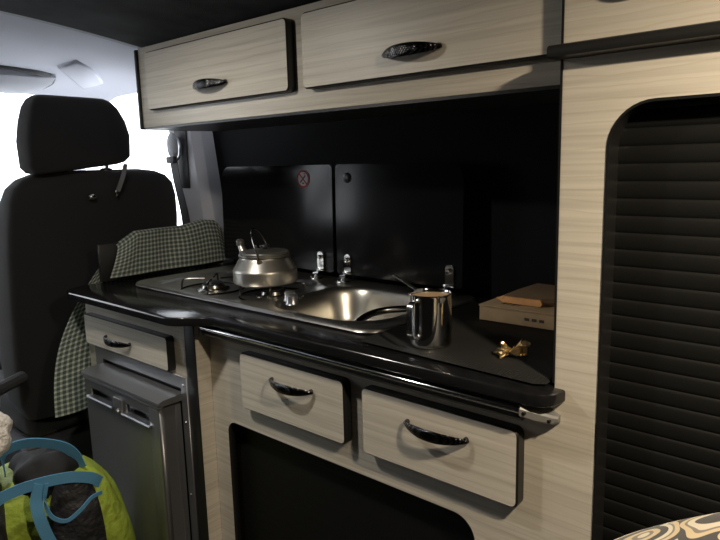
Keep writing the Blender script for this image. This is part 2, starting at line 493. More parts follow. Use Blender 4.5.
# ------------------------------------------------------------------ overhead locker
YL = .95
r = root('overhead_locker', 'pale wood overhead locker with two lift-up doors under the black ceiling', 'cabinet', (-1.03, 1.08, 1.357))
bm = NB()
zt = zc(.95)-.006
box(bm, -1.64, XT-.004, YL, YL+.016, 1.357, zt, .0015)
box(bm, -1.64, -1.622, YL+.016, 1.21, 1.357, 1.535)
box(bm, -1.622, XT-.004, YL+.016, 1.21, 1.357, 1.372)
box(bm, -1.622, XT-.004, 1.19, 1.21, 1.372, 1.53)
obj('body', bm, WOOD, r, angle=25)
bm = NB(); box(bm, -1.652, -1.6405, YL-.006, YL+.03, 1.352, zc(.98)-.004, .003); box(bm, -1.650, -1.6405, YL+.03, 1.21, 1.352, 1.53); obj('edge_trim', bm, BLACK, r)
bm = NB(); box(bm, -1.640, XT-.004, YL+.001, YL+.014, 1.3515, 1.3568); obj('edge_trim', bm, BLACK, r)
bm = NB(); box(bm, -1.640, XT-.004, YL+.0165, 1.21, 1.353, 1.3565); obj('bottom_panel', bm, BLACK, r)
for x0, x1, h0, h1 in ((-1.578, -1.022, -1.356, -1.226), (-.981, -.424, -.765, -.637)):
    d = obj('door', slab(NB(), x0, x1, 1.398, 1.546, .012, YL-.02, YL-.0004), [WOOD, BLACK], r, angle=25)
    add_handle(h0, h1, 1.437, YL-.02, d)

# ------------------------------------------------------------------ tall cabinet
r = root('tall_cabinet', 'tall pale wood cabinet with a black slatted roller shutter and black shelf lip', 'cabinet', (.15, 1.1, 0))
XR = .85
ops = rrect(-.345, .60, .42, 1.322, (.05,.05,.05,.062), 10)
top_z = zc(.9)-.012
bm = holed_xz([(XT, 0), (XR, 0), (XR, top_z), (XT, top_z)], [ops], YF, YF+.022, 1)
obj('body', bm, [WOOD, BLACK], r, smooth=False)
for x in (XT, XR-.018): obj('side_panel', box(NB(), x, x+.018, YF+.022, 1.405, 0, 1.46), WOOD, r, smooth=False)
bm = NB(); box(bm, XT-.0035, XT-.0002, YF-.001, YF+.03, .905, 1.545); obj('edge_trim', bm, BLACK, r)
# black liner of the opening
bm = holed_xz(rrect(-.344, .599, .421, 1.321, (.05,.05,.05,.061), 10), [rrect(-.341, .596, .424, 1.318, (.047,.047,.047,.058), 10)], YF-.002, YF+.048)
obj('opening_trim', bm, BLACK, r, angle=50)
# roller shutter: convex slats
def shutter(x0, x1, z0, z1, y, pitch=.0245, bulge=.0015, groove=.0008):
    bm = NB(); pr_ = []; z = z0
    while z < z1-.002:
        for k in range(7):
            t = k/6; pr_.append((y - bulge*math.sin(pi*t)**.7, z + pitch*(.03+.94*t)))
        pr_.append((y+groove, z+pitch*.999)); z += pitch
    A = [bm.verts.new((x0, p[0], p[1])) for p in pr_]; B = [bm.verts.new((x1, p[0], p[1])) for p in pr_]
    A2 = [bm.verts.new((x0, y+.008, p[1])) for p in pr_]; B2 = [bm.verts.new((x1, y+.008, p[1])) for p in pr_]
    bridge(bm, A, B, closed=False); bridge(bm, A2, B2, closed=False)
    bridge(bm, A, A2, closed=False); bridge(bm, B, B2, closed=False)
    return bm
SHUT = mat('black_shutter_slats', (.0055,.0057,.0055), .5, spec=.3)
obj('shutter', shutter(-.385, .64, .38, 1.35, YF+.036), SHUT, r)
# black lip across the cabinet with its rounded nose
bm = NB(); prof = [(YF-.0004, 1.403), (.875, 1.403), (.870, 1.4005), (.868, 1.396), (.868, 1.390), (.870, 1.3865), (.874, 1.3855), (YF-.0004, 1.3855)]
loft(bm, [[(x, p[0], p[1]) for p in prof] for x in (-.421, XR)])
obj('shelf_lip', bm, mat('black_vinyl_lip', (.016,.016,.016), .4, spec=.5), r, angle=40)
h = add_handle(-.362, -.232, 1.470, YF, r)

# ------------------------------------------------------------------ main kitchen cabinet
XK = -1.325
r = root('kitchen_cabinet', 'pale wood kitchen cabinet with two drawers below the sink', 'cabinet', (-.87, 1.1, 0))
bm = holed_xz([(XK+.001, 0), (XT-.00005, 0), (XT-.00005, ZU), (XK+.001, ZU)], [rrect(-1.267, -.552, .10, .622, (.05,.05,.045,.03), 8)], YF, YF+.02, 1)
obj('body', bm, [WOOD, BLACK], r, smooth=False)
for x0, x1 in ((XK+.001, XK+.017), (XT-.018, XT-.00005)): obj('side_panel', box(NB(), x0, x1, YF+.02, 1.405, 0, ZU), WOOD, r, smooth=False)
obj('shutter', shutter(-1.30, -.52, .06, .665, YF+.034, .0245, .0001, .0001), SHUT, r)
for x0, x1, h0, h1 in ((-1.176, -.842, -1.065, -.928), (-.796, -.460, -.687, -.550)):
    d = obj('drawer', slab(NB(), x0, x1, .684, .821, .013, YF-.022, YF-.0004), [WOOD, BLACK], r, angle=25)
    add_handle(h0, h1, .778, YF-.022, d)

# ------------------------------------------------------------------ fridge cabinet
YC = .86
r = root('fridge_cabinet', 'pale wood cabinet around the fridge with one small drawer', 'cabinet', (-1.62, 1.1, 0))
bm = holed_xz([(-1.905, 0), (-1.369, 0), (-1.369, ZU), (-1.905, ZU)], [[(-1.842, .08), (-1.372, .08), (-1.372, .708), (-1.842, .708)]], YC, YC+.018, 0)
obj('body', bm, WOOD, r, smooth=False)
bm = NB(); box(bm, -1.905, -1.889, YC+.018, 1.39, 0, ZU); obj('side_panel', bm, WOOD, r, smooth=False)
bm = NB(); box(bm, -1.368, XK, YC, 1.39, 0, ZU); obj('end_panel', bm, WOOD, r, smooth=False)
bm = NB(); box(bm, -1.368, XK, YC-.003, YC-.0002, 0, ZU, .001); obj('edge_trim', bm, BLACK, r)
d = obj('drawer', slab(NB(), -1.876, -1.420, .731, .823, .011, YC-.022, YC-.0004), [WOOD, BLACK], r, angle=25)
add_handle(-1.745, -1.600, .772, YC-.022, d)

# ------------------------------------------------------------------ refrigerator
r = root('refrigerator', 'silver grey compact fridge with recessed handle beside the green backpack', 'fridge', (-1.6, 1.1, .08))
bm = NB(); box(bm, -1.835, -1.376, YC+.012, 1.37, .085, .700); obj('housing', bm, DGREY, r, smooth=False)
bm = holed_xz([(-1.855, .07), (-1.370, .07), (-1.370, .722), (-1.855, .722)], [[(-1.812, .11), (-1.396, .11), (-1.396, .690), (-1.812, .690)]], YC-.006, YC-.0006, 0)
obj('frame', bm, FRIDGE, r, smooth=False)
for x, z in ((-1.383, .700), (-1.383, .60), (-1.383, .40)):
    bm = NB(); lathe(bm, [(0,-.0095),(.003,-.009),(.0036,-.0062),(0,-.0062)], (x, YC, z), 10, axis='Y'); obj('screw', bm, CHROME, r)
YD = .790
# top ledge
bm = NB(); loft(bm, [[(x, .862, .676), (x, .80, .672), (x, .787, .667), (x, .786, .660), (x, .80, .657), (x, .862, .657)] for x in (-1.815, -1.395)])
obj('ledge', bm, FRIDGE, r, angle=40)
# door with two recessed grips
inn = [[(-1.775, .600), (-1.632, .600), (-1.632, .628), (-1.775, .628)], [(-1.575, .596), (-1.436, .596), (-1.436, .628), (-1.575, .628)]]
bm = holed_xz([(-1.80, .13), (-1.40, .13), (-1.40, .650), (-1.80, .650)], inn, YD, YD+.014, None)
bm2 = NB(); box(bm2, -1.80, -1.40, YD+.034, .852, .13, .650); me = bpy.data.meshes.new('t'); bm2.to_mesh(me); bm2.free(); bm.from_mesh(me); bpy.data.meshes.remove(me)
for x in (-1.80, -1.414): box(bm, x, x+.014, YD+.014, YD+.034, .13, .650)
box(bm, -1.786, -1.414, YD+.014, YD+.034, .13, .594); box(bm, -1.786, -1.414, YD+.014, YD+.034, .632, .650)
door = obj('door', bm, FRIDGE, r, smooth=False)
bm = NB(); box(bm, -1.803, -1.397, YD-.004, YD+.012, .6505, .656, .002); obj('top_edge', bm, FRIDGEL, door)
bm = NB(); box(bm, -1.445, -1.400, YD-.003, YD-.0003, .13, .648, .001); obj('bezel', bm, FRIDGE, door)
bm = NB(); box(bm, -1.4005, -1.3965, YD+.044, YD+.060, .13, .650, .001); obj('side_trim', bm, FRIDGEL, door)
for x0, x1, z in ((-1.778, -1.630, .598), (-1.577, -1.434, .594)):
    bm = NB(); loft(bm, [[(x, YD-.010, z), (x, YD-.012, z+.004), (x, YD-.010, z+.008), (x, YD+.012, z+.005), (x, YD+.012, z)] for x in (x0, x1)])
    obj('handle', bm, FRIDGEL, door, angle=40)
    bm = NB(); box(bm, x0+.004, x1-.003, YD+.026, YD+.0335, z+.009, z+.030); obj('grip_recess', bm, VISOR, door, smooth=False)
bm = NB(); box(bm, -1.628, -1.580, YD-.006, YD-.0004, .592, .634, .002); lathe(bm, [(0,-.012),(.006,-.011),(.0075,-.006)], (-1.603, YD, .598), 14, axis='Y'); obj('latch', bm, FRIDGE, door)

# ------------------------------------------------------------------ worktop
def arc(cx, cy, rr, a0, a1, n=8): return [(cx+rr*math.cos(a0+(a1-a0)*i/n), cy+rr*math.sin(a0+(a1-a0)*i/n)) for i in range(n+1)]
out = [(-1.915, 1.415)] + arc(-1.835, .865, .08, pi, 1.5*pi)
for i in range(13):
    t = i/12; out.append((-1.335 + .115*t, .785 + .064*(3*t*t-2*t**3)))
out += [(-.435, .849), (-.418, .851), (-.404, .858), (-.396, .872), (-.393, .8985), (XT-.001, .8985), (XT-.001, 1.415)]
hole = rrect(-1.235, -.860, .965, 1.315, .08, 6)
bm = holed(out, [hole], .011, .005)
for v in bm.verts: v.co.z += ZW - .011
w = obj('worktop', bm, GLOSS, None, angle=30)
tag(w, 'glossy black worktop running over the fridge and the drawers', 'worktop')

# end board at the cab end of the worktop, carries the towel
bm = NB(); box(bm, -1.913, -1.899, .915, 1.375, .901, 1.020, .004)
tag(obj('end_board', bm, BLACK, None), 'low black end board under the checked towel at the cab end of the worktop', 'board')

# ------------------------------------------------------------------ table rail
r = root('table_rail', 'slim metal table rail along the front edge below the worktop', 'rail', (-.88, .89, .84))
bm = NB(); prof = [(YF-.0004, .872), (.864, .872), (.860, .868), (.860, .851), (.864, .846), (YF-.0004, .846)]
loft(bm, [[(x, p[0], p[1]) for p in prof] for x in (-1.285, -.447)]); obj('channel', bm, DALU, r, angle=30)
bm = NB(); tube(bm, [(-1.282, .8535, .8675), (-.444, .8535, .8675)], .0055, 14); obj('rod', bm, CHROME, r)
bm = NB(); loft(bm, [[(x, YF-.0004, z1+.001), (x, yf+.004, z1), (x, yf, z1-.003), (x, yf, z0+.004), (x, yf+.005, z0), (x, YF-.0004, z0-.001)] for x, yf, z0, z1 in ((-.4445, .850, .8560, .8735), (-.425, .863, .849, .867), (-.406, .883, .842, .8575), (-.400, .890, .845, .855))])
c = obj('end_cap', bm, ALU, r, angle=30)
for x, y_, z_ in ((-.4385, .8530, .8635), (-.4095, .8785, .850)):
    bm = NB(); lathe(bm, [(0,-.0016),(.0030,-.0016),(.0032,.003),(0,.003)], (x, y_, z_), 12, axis='Y'); obj('screw', bm, BLACK, c)
bm = NB(); box(bm, -1.295, -1.2855, .850, YF-.0004, .846, ZU-.001, .002); obj('end_cap', bm, DALU, r)

# ------------------------------------------------------------------ hob and sink combination
r = root('hob_sink_unit', 'stainless steel hob and sink unit with raised dark glass lids', 'hob and sink', (-1.315, 1.16, .901))
X0, X1, Y0, Y1 = -1.80, -.815, .948, 1.372
def sdrr(x, y, cx, cy, hx, hy, rr):
    qx = abs(x-cx)-hx+rr; qy = abs(y-cy)-hy+rr
    return math.hypot(max(qx,0), max(qy,0)) + min(max(qx,qy),0) - rr
def sst(a, b, x):
    t = min(1, max(0, (x-a)/(b-a))); return t*t*(3-2*t)
BX, BY, BHX, BHY = -1.045, 1.142, .172, .158
def hobz(x, y):
    z = .9065
    d = sdrr(x, y, BX, BY, BHX, BHY, .10)
    z += .0035*math.exp(-(d-.010)**2/.00006)
    if d < 0: z -= .092*sst(0, .040, -d) + .004*sst(.03, .12, -d)
    e = sdrr(x, y, -1.515, 1.130, .225, .150, .05)
    z -= .006*sst(0, .02, -e)
    z += .002*math.exp(-(e-.008)**2/.00005)
    o = sdrr(x, y, (X0+X1)/2, (Y0+Y1)/2, (X1-X0)/2, (Y1-Y0)/2, .06)
    z += .003*math.exp(-(o+.007)**2/.00004) - .005*sst(-.004, 0, o)
    return z
nx, ny = 190, 88; bm = NB(); g = []
uv_ = None
for i in range(nx+1):
    x = X0 + (X1-X0)*i/nx; rr = .06
    dx = min(x-X0, X1-x); ins = rr - math.sqrt(max(0, rr*rr-(rr-dx)**2)) if dx < rr else 0
    row = []
    for j in range(ny+1):
        y = Y0+ins + (Y1-Y0-2*ins)*j/ny
        row.append(bm.verts.new((x, y, hobz(x, y))))
    g.append(row)
for a, b in zip(g, g[1:]): bridge(bm, a, b, closed=False)
plate = obj('plate', bm, STEEL, r, angle=80)
bm = NB(); lathe(bm, [(0,.006),(.018,.0055),(.024,.003),(.026,0)], (-1.045, 1.14, .811), 24); obj('drain', bm, STEELD, r)
burn = [(-1.515, 1.055), (-1.300, 1.095)]
for bx, by in burn:
    bm = NB(); z0 = .9005
    lathe(bm, [(.048,0),(.047,.005),(.034,.008),(.032,.016),(.0,.017)], (bx, by, z0), 28); b = obj('burner', bm, STEELD, r)
    bm = NB(); lathe(bm, [(.027,.0172),(.028,.021),(.024,.0235),(0,.024)], (bx, by, z0), 28); obj('burner_cap', bm, IRON, b)
    bm = NB()
    for k in range(4):
        a = pi/4 + k*pi/2; ca, sa = math.cos(a), math.sin(a)
        tube(bm, smoothpts([(bx+.088*ca, by+.088*sa, z0+.003), (bx+.086*ca, by+.086*sa, z0+.024), (bx+.076*ca, by+.076*sa, z0+.033), (bx+.022*ca, by+.022*sa, z0+.033)], 4), .0028, 8)
    lathe(bm, [(.090, 0), (.0925, .003), (.090, .0055), (.0875, .003), (.090, 0)], (bx, by, z0+.0008), 40)
    obj('pan_support', bm, DCHROME, r)
for kx, ky in ((-1.158, 1.035), (-1.193, 1.060)):
    bm = NB(); lathe(bm, [(0,.024),(.011,.0235),(.014,.021),(.0155,.004),(.018,0)], (kx, ky, .9085), 22)
    k = obj('control_knob', bm, FRIDGEL, r)
# folded tap lying across the bowl
bm = NB(); tube(bm, smoothpts([(-.922, 1.005, .898), (-.936, 1.05, .903), (-.936, 1.098, .907), (-.908, 1.135, .910), (-.866, 1.168, .912), (-.852, 1.195, .914)], 5), .0080, 14)
t = obj('tap', bm, DCHROME, r)
bm = NB(); lathe(bm, [(.024,0),(.023,.008),(.016,.012),(.0155,.030),(.0,.032)], (-.848, 1.205, .905), 24); obj('tap_base', bm, CHROME, t)
# glass lids, tilted back a little, each on two clip hinges
YG = 1.335
def lid(x0, x1, rl, rr, hs, knob):
    bm = NB()
    o2 = rrect(x0, x1, .928, 1.244, (.012,.012,rr,rl), 8)
    loft(bm, [[(p[0], YG+.002+(p[1]-.928)*.02, p[1]) for p in o2], [(p[0], YG+.007+(p[1]-.928)*.02, p[1]) for p in o2]])
    L_ = obj('glass_lid', bm, LIDG, r, angle=30)
    for hx in hs:
        bm = NB()
        lathe(bm, [(0,-.002),(.0055,-.003),(.007,0),(.0075,.006)], (hx, YG-.010, .972), 14, axis='Y')
        out_ = rrect(hx-.0125, hx+.0125, .936, .988, (.003,.003,.0115,.0115), 6)
        R0 = [(p[0], YG-.004, p[1]) for p in out_]; R1 = [(p[0], YG+.0015, p[1]) for p in out_]
        loft(bm, [R0, R1])
        box(bm, hx-.016, hx+.016, YG-.009, YG+.0015, .931, .938, .002)
        tube(bm, [(hx-.006, YG-.004, .934), (hx-.008, YG-.014, .921), (hx-.010, YG-.016, .9075)], .0055, 10)
        tube(bm, [(hx+.002, YG-.012, .926), (hx-.018, YG-.014, .922)], .0065, 10)
        box(bm, hx-.024, hx+.010, YG-.030, YG-.004, .9062, .9105, .0015)
        for s in (-.019, .004): lathe(bm, [(0,.006),(.0045,.005),(.005,0)], (hx+s, YG-.022, .910), 10)
        obj('hinge', bm, CHROME, L_, angle=40)
    if knob:
        bm = NB(); lathe(bm, [(0,-.0035),(.0125,-.0035),(.0140,-.0025),(.0145,-.001)], (knob, YG+.0075, 1.206), 24, axis='Y'); obj('knob', bm, BLACK, L_)
    return L_
la = lid(-1.838, -1.308, .045, .012, (-1.66, -1.356), None)
lb = lid(-1.294, -.860, .012, .045, (-1.246, -.895), -1.246)
# round warning sticker on the left lid
sx, sz, sy = -1.427, 1.203, YG+.0064
def sticker(prof_r0, prof_r1, dy, n=36):
    bm = NB()
    a = [bm.verts.new((sx+prof_r0*math.cos(2*pi*k/n), sy-dy, sz+prof_r0*math.sin(2*pi*k/n))) for k in range(n)]
    if prof_r1 == 0: cap(bm, a)
    else:
        b = [bm.verts.new((sx+prof_r1*math.cos(2*pi*k/n), sy-dy, sz+prof_r1*math.sin(2*pi*k/n))) for k in range(n)]
        bridge(bm, a, b)
    return bm
st = obj('sticker', sticker(.0265, 0, .0006), WHITE, la, smooth=False); st['label'] = 'round white warning sticker with red ring'
bm = sticker(.0265, .0212, .0012)
def bar(bm, x0, z0, x1, z1, w, dy, mi=0):
    d = Vector((x1-x0, z1-z0)).normalized(); nrm = Vector((-d.y, d.x))*w/2
    bm.faces.new([bm.verts.new((sx+p[0], sy-dy, sz+p[1])) for p in ((x0+nrm.x, z0+nrm.y), (x1+nrm.x, z1+nrm.y), (x1-nrm.x, z1-nrm.y), (x0-nrm.x, z0-nrm.y))]).material_index = mi
bar(bm, -.0160, .0160, .0160, -.0160, .0042, .0012)
bar(bm, -.0125, -.0105, .0105, .0105, .0042, .0009, 1)
bar(bm, .0105, .0135, .0040, .0165, .0022, .0009, 1)
bar(bm, -.004, -.013, .004, -.013, .004, .0009, 1)
bm.normal_update()
for f in bm.faces:
    if f.normal.y > 0: f.normal_flip()
me = bpy.data.meshes.new('sticker'); bm.to_mesh(me); bm.free()
# merge ring, slash and figure into the sticker's own mesh
bm = NB(); bm.from_mesh(st.data)
for f in bm.faces: f.material_index = 0
n0 = len(bm.faces)
for v in me.vertices: v.co -= ORG[la]
bm.from_mesh(me); bm.faces.ensure_lookup_table()
for f in list(bm.faces)[n0:]: f.material_index = 2 if f.material_index == 1 else 1
bm.to_mesh(st.data); bm.free(); bpy.data.meshes.remove(me)
st.data.materials.append(RED); st.data.materials.append(PRINT)

# ------------------------------------------------------------------ kettle on the right burner
KX, KY, KZ = -1.325, 1.092, .9368
r = root('kettle', 'dull aluminium camping kettle standing on the gas burner', 'kettle', (KX, KY, KZ))
bm = NB()
lathe(bm, [(0,0),(.079,0),(.084,.003),(.086,.009),(.086,.034),(.0856,.037),(.083,.0405),(.070,.063),(.0665,.067),(.0655,.070),(.063,.0705),(0,.0705)], (KX, KY, KZ), 64)
obj('body', bm, KETTLE, r, angle=30)
bm = NB()
lathe(bm, [(.0655,.0712),(.0685,.0725),(.0685,.0765),(.066,.078),(.0665,.081),(.064,.0845),(.058,.0855),(.046,.0845),(.034,.088),(.020,.0905),(0,.091)], (KX, KY, KZ), 56)
lidk = obj('lid', bm, KETLID, r, angle=40)
bm = NB(); lathe(bm, [(.006,.0905),(.006,.094),(.0125,.095),(.014,.0985),(.012,.102),(0,.103)], (KX+.004, KY, KZ), 20); obj('lid_knob', bm, IRON, lidk)
# short spout on the cab side
bm = NB(); tube(bm, [(KX-.060, KY-.006, KZ+.055), (KX-.080, KY-.008, KZ+.078), (KX-.089, KY-.009, KZ+.096)], [.016, .011, .0085], 16); sp = obj('spout', bm, KETTLE, r)
bm = NB(); lathe(bm, [(.0088,.094),(.0115,.096),(.0115,.107),(.006,.112),(0,.113)], (KX-.089, KY-.009, KZ), 16); obj('spout_cap', bm, KETLID, sp)
# wire bail standing up, seen nearly edge on
bm = NB(); pts = []
hd = Vector((-.62, .785, 0)); hc = Vector((KX, KY, KZ+.066))
for i in range(29):
    a = pi*i/28
    pts.append(hc + hd*(.0715*math.cos(a)) + Vector((-.024,-.015,0))*math.sin(a) + Vector((0,0,.078*math.sin(a)**.75)))
tube(bm, pts, .0019, 8)
obj('handle', bm, STEELD, r)
for s_ in (-1, 1):
    bm = NB(); p = hc + hd*.070*s_; tube(bm, [p-hd*.004*s_+Vector((0,0,-.007)), p+hd*.002*s_+Vector((0,0,.003))], .006, 10)
    obj('bracket', bm, KETLID, r)

# ------------------------------------------------------------------ mug, spoon, mat
ZM = .9075
bm = NB()
outl = [(-.80, .905), (-.43, .875), (-.418, .885), (-.418, 1.33), (-.74, 1.33), (-.785, 1.10)]
bm = NB(); 
# ribbed mat: fine ridges running towards the wall, built as one sheet
nx, ny = 150, 14; g = []
for i in range(nx+1):
    u = i/nx; x = -.812 + (.812-.420)*u; row = []
    for j in range(ny+1):
        v = j/ny
        y0 = .898 - .020*u if u < .96 else .879+.010*(u-.96)/.04
        y = y0 + (1.32-y0)*v
        xx = x + (.0 if True else 0)
        edge = min(i, nx-i, j, ny-j)
        zz = ZM + (.0018 if i % 2 else 0)
        if edge == 0: zz = ZM-.003
        row.append((xx, y, zz))
    g.append(row)
G = [[bm.verts.new(p) for p in r_] for r_ in g]
for a, b in zip(G, G[1:]): bridge(bm, a, b, closed=False)
# the mat rides over the raised rim of the sink
for v in bm.verts:
    x, y = v.co.x, v.co.y
    if x < -.80: pass
    o = sdrr(x, y, (X0+X1)/2, (Y0+Y1)/2, (X1-X0)/2, (Y1-Y0)/2, .06)
    v.co.z += .0045*(1-sst(-.004, .012, o))
mt = obj('ribbed_mat', bm, RUBBER, None, angle=20)
tag(mt, 'black ribbed rubber mat under the steel mug and the cardboard box', 'mat')

MX, MY, MZ = -.682, .952, .9092
r = root('mug', 'polished steel mug of milky coffee standing on the ribbed mat', 'mug', (MX, MY, MZ))
bm = NB(); lathe(bm, [(0,0),(.037,0),(.039,.002),(.0395,.006),(.0395,.094),(.0400,.097),(.0388,.0985),(.0375,.096),(.037,.088),(.037,.012),(0,.010)], (MX, MY, MZ), 56)
obj('body', bm, CHROME, r, angle=40)
bm = NB(); lathe(bm, [(.0368,.0915),(.03,.0925),(.015,.093),(0,.093)], (MX, MY, MZ), 40); obj('coffee', bm, COFFEE, r)
a0 = math.radians(268); dr = Vector((math.cos(a0), math.sin(a0), 0)); mc = Vector((MX, MY, MZ))
bm = NB(); ribbon(bm, [mc+dr*.0395+Vector((0,0,.088)), mc+dr*.052+Vector((0,0,.088)), mc+dr*.062+Vector((0,0,.076)), mc+dr*.062+Vector((0,0,.034)), mc+dr*.052+Vector((0,0,.020)), mc+dr*.0395+Vector((0,0,.020))], .012, Vector((-dr.y, dr.x, 0)), .0022, 5)
obj('handle', bm, STEELD, r)
r = root('spoon', 'slim steel spoon leaning inside the coffee mug', 'spoon', (MX, MY, MZ+.012))
bm = NB(); ribbon(bm, [(-.787, .976, 1.0265), (-.744, .969, 1.012), (-.721, .965, 1.001), (-.694, .959, .963), (-.676, .956, .938)], .0070, (.2, 1, 0), .002, 5)
obj('shaft', bm, STEEL, r)
bm = NB(); superel(bm, (-.669, .955, .9285), (.011, .0085, .004), (2, 2), 18, 10); obj('bowl', bm, STEELD, r)

# ------------------------------------------------------------------ boxes and foil
ZB = .9105
def bx(name, x0, x1, y0, y1, z0, z1, m, rot, parent=None, bev=.0015):
    bm = box(NB(), x0, x1, y0, y1, z0, z1, bev)
    bmesh.ops.rotate(bm, verts=bm.verts, cent=((x0+x1)/2, y0, z0), matrix=Matrix.Rotation(rot, 3, 'Z'))
    return bm
r = root('cardboard_box', 'flat brown cardboard box lying on the mat against the tall cabinet', 'box', (-.57, 1.25, ZB))
bm = bx('b', -.704, -.432, 1.165, 1.335, ZB, ZB+.029, CARD, .03); body = obj('body', bm, CARD, r, angle=25)
bm = bx('b', -.7055, -.4305, 1.1635, 1.3365, ZB+.0295, ZB+.0335, CARD, .03); obj('lid', bm, CARD, r, angle=25)
# small printed pictograms on the lid and the front
zt_ = ZB+.0337
for mx_, w_, h_ in ((-.668, .008, .020), (-.655, .004, .022), (-.646, .009, .016), (-.632, .004, .022)):
    bm = NB(); bm.faces.new([bm.verts.new(p) for p in ((mx_, 1.187, zt_), (mx_+w_, 1.187, zt_), (mx_+w_+.003, 1.187+h_, zt_), (mx_+.003, 1.187+h_, zt_))])
    obj('print_mark', bm, PRINT, body, smooth=False)
for k in range(3):
    xx = -.600 + .016*k; y_ = 1.165 + (xx+.5735)*.03 - .0003
    bm = box(NB(), xx, xx+.010, y_-.0006, y_+.0004, ZB+.012, ZB+.018); obj('print_mark', bm, PRINT, body, smooth=False)
ZP = ZB+.0341
r = root('paper_packet', 'orange and brown paper packet lying on top of the cardboard box', 'packet', (-.60, 1.27, ZP))
bm = NB()
def sec(y, z0, z1, xa, xb): return [(xa, y, z0), (xb, y, z0), (xb+.004, y, (z0+z1)/2), (xb, y, z1), (xa, y, z1), (xa-.006, y, (z0+z1)/2)]
loft(bm, [sec(1.205, ZP, ZP+.012, -.668, -.590), sec(1.212, ZP, ZP+.015, -.672, -.586), sec(1.26, ZP, ZP+.021, -.662, -.510), sec(1.32, ZP, ZP+.025, -.650, -.465), sec(1.335, ZP+.004, ZP+.020, -.645, -.462)])
obj('body', bm, mat('dark_brown_paper', (.20,.13,.07), .8, bump=40, bstr=.8), r, angle=25)
bm = NB(); loft(bm, [[(-.672, y, ZP+.001), (-.584, y, ZP+.001), (-.580, y, ZP+.007), (-.584, y+.002, ZP+.0145), (-.668, y+.002, ZP+.0135)] for y in (1.2045, 1.1985)])
obj('end_flap', bm, ORANGE, r, angle=25)
bm = NB(); loft(bm, [[(-.700, 1.224, ZP+.002), (-.700, 1.228, ZP+.002), (-.700, 1.228, ZP+.0035)], [(-.6725, 1.2015, ZP+.002), (-.672, 1.212, ZP+.002), (-.672, 1.210, ZP+.012)]])
obj('corner_fold', bm, ORANGE, r, angle=25)
bm = NB()
superel(bm, (-.521, .966, .919), (.020, .011, .009), (2, 2), 44, 20, bump=.017, bs=95)
for v in bm.verts:
    k = v.co.x + .521
    v.co.z += .010*sst(.002, .018, k)*(1 if v.co.z > .917 else 0); v.co.y += .010*k/.034 + .005*math.sin(k*160)
    if abs(k) < .007: v.co.z = .916 + (v.co.z-.916)*.7
zmin = min(v.co.z for v in bm.verts)
for v in bm.verts: v.co.z += .9092 - zmin
tag(obj('foil_wrapper', bm, GOLD, None, smooth=False), 'small crumpled gold foil wrapper lying on the black mat', 'wrapper')

# ------------------------------------------------------------------ tea towel over the end board
top = [(0,1.000),(.18,1.036),(.38,1.038),(.6,1.038),(.82,1.052),(.92,1.046),(1,1.005)]
def lerp(tab, t):
    for (a, va), (b, vb) in zip(tab, tab[1:]):
        if t <= b: return va + (vb-va)*(t-a)/(b-a)
    return tab[-1][1]
bm = NB(); uvl = bm.loops.layers.uv.new('UVMap')
nt_, ns = 70, 60; P = {}
for i in range(nt_+1):
    t = i/nt_; zt2 = lerp(top, t)+.004; row = []
    for j in range(ns+1):
        s = j/ns
        wob = .006*math.sin(9*t+1.2) + .004*math.sin(23*t)
        if s < .32:
            k = s/.32
            y = .928 + .455*t + .045*k*(1-t)**2
            if t > .9: y -= .02*(t-.9)/.1*k*0
            x = -1.868 + .006*math.sin(11*t) - .022*k**1.5 + wob*math.sin(pi*k)*.7
            z = .9165 + (zt2-.9165)*k**.9
        elif s < .40:
            k = (s-.32)/.08; a = pi*k
            y = .973 - .045*(1-(1-t)**2) + .455*t if False else (.928 + .455*t + .045*(1-t)**2)
            x = -1.906 + .016*math.cos(a); z = zt2 + .010*math.sin(a)
        else:
            k = (s-.40)/.60
            y = .928+.455*t+.045*(1-t)**2 - (.225*k + .06*math.sin(pi*k))*(1-.55*t)
            x = -1.922 - .012*k - .010*math.sin(14*t+3*k)*k - .010*math.sin(pi*k)
            z = zt2 + (.505+.02*t-zt2)*k
        P[i, j] = bm.verts.new((x, y, z))
for i in range(nt_):
    for j in range(ns):
        f = bm.faces.new((P[i,j], P[i+1,j], P[i+1,j+1], P[i,j+1]))
        for l, (a, b) in zip(f.loops, ((i,j),(i+1,j),(i+1,j+1),(i,j+1))):
            t = a/nt_; s = b/ns
            L_ = s/.32*.14 if s < .32 else (.14 + (s-.32)/.08*.05 if s < .40 else .19+(s-.40)/.6*.53)
            l[uvl].uv = (t*.46/.0155, L_/.0155)
bmesh.ops.solidify(bm, geom=bm.faces[:], thickness=.003)
tag(obj('tea_towel', bm, GINGHAM, None, angle=70), 'green and white checked tea towel draped over the worktop end', 'towel')

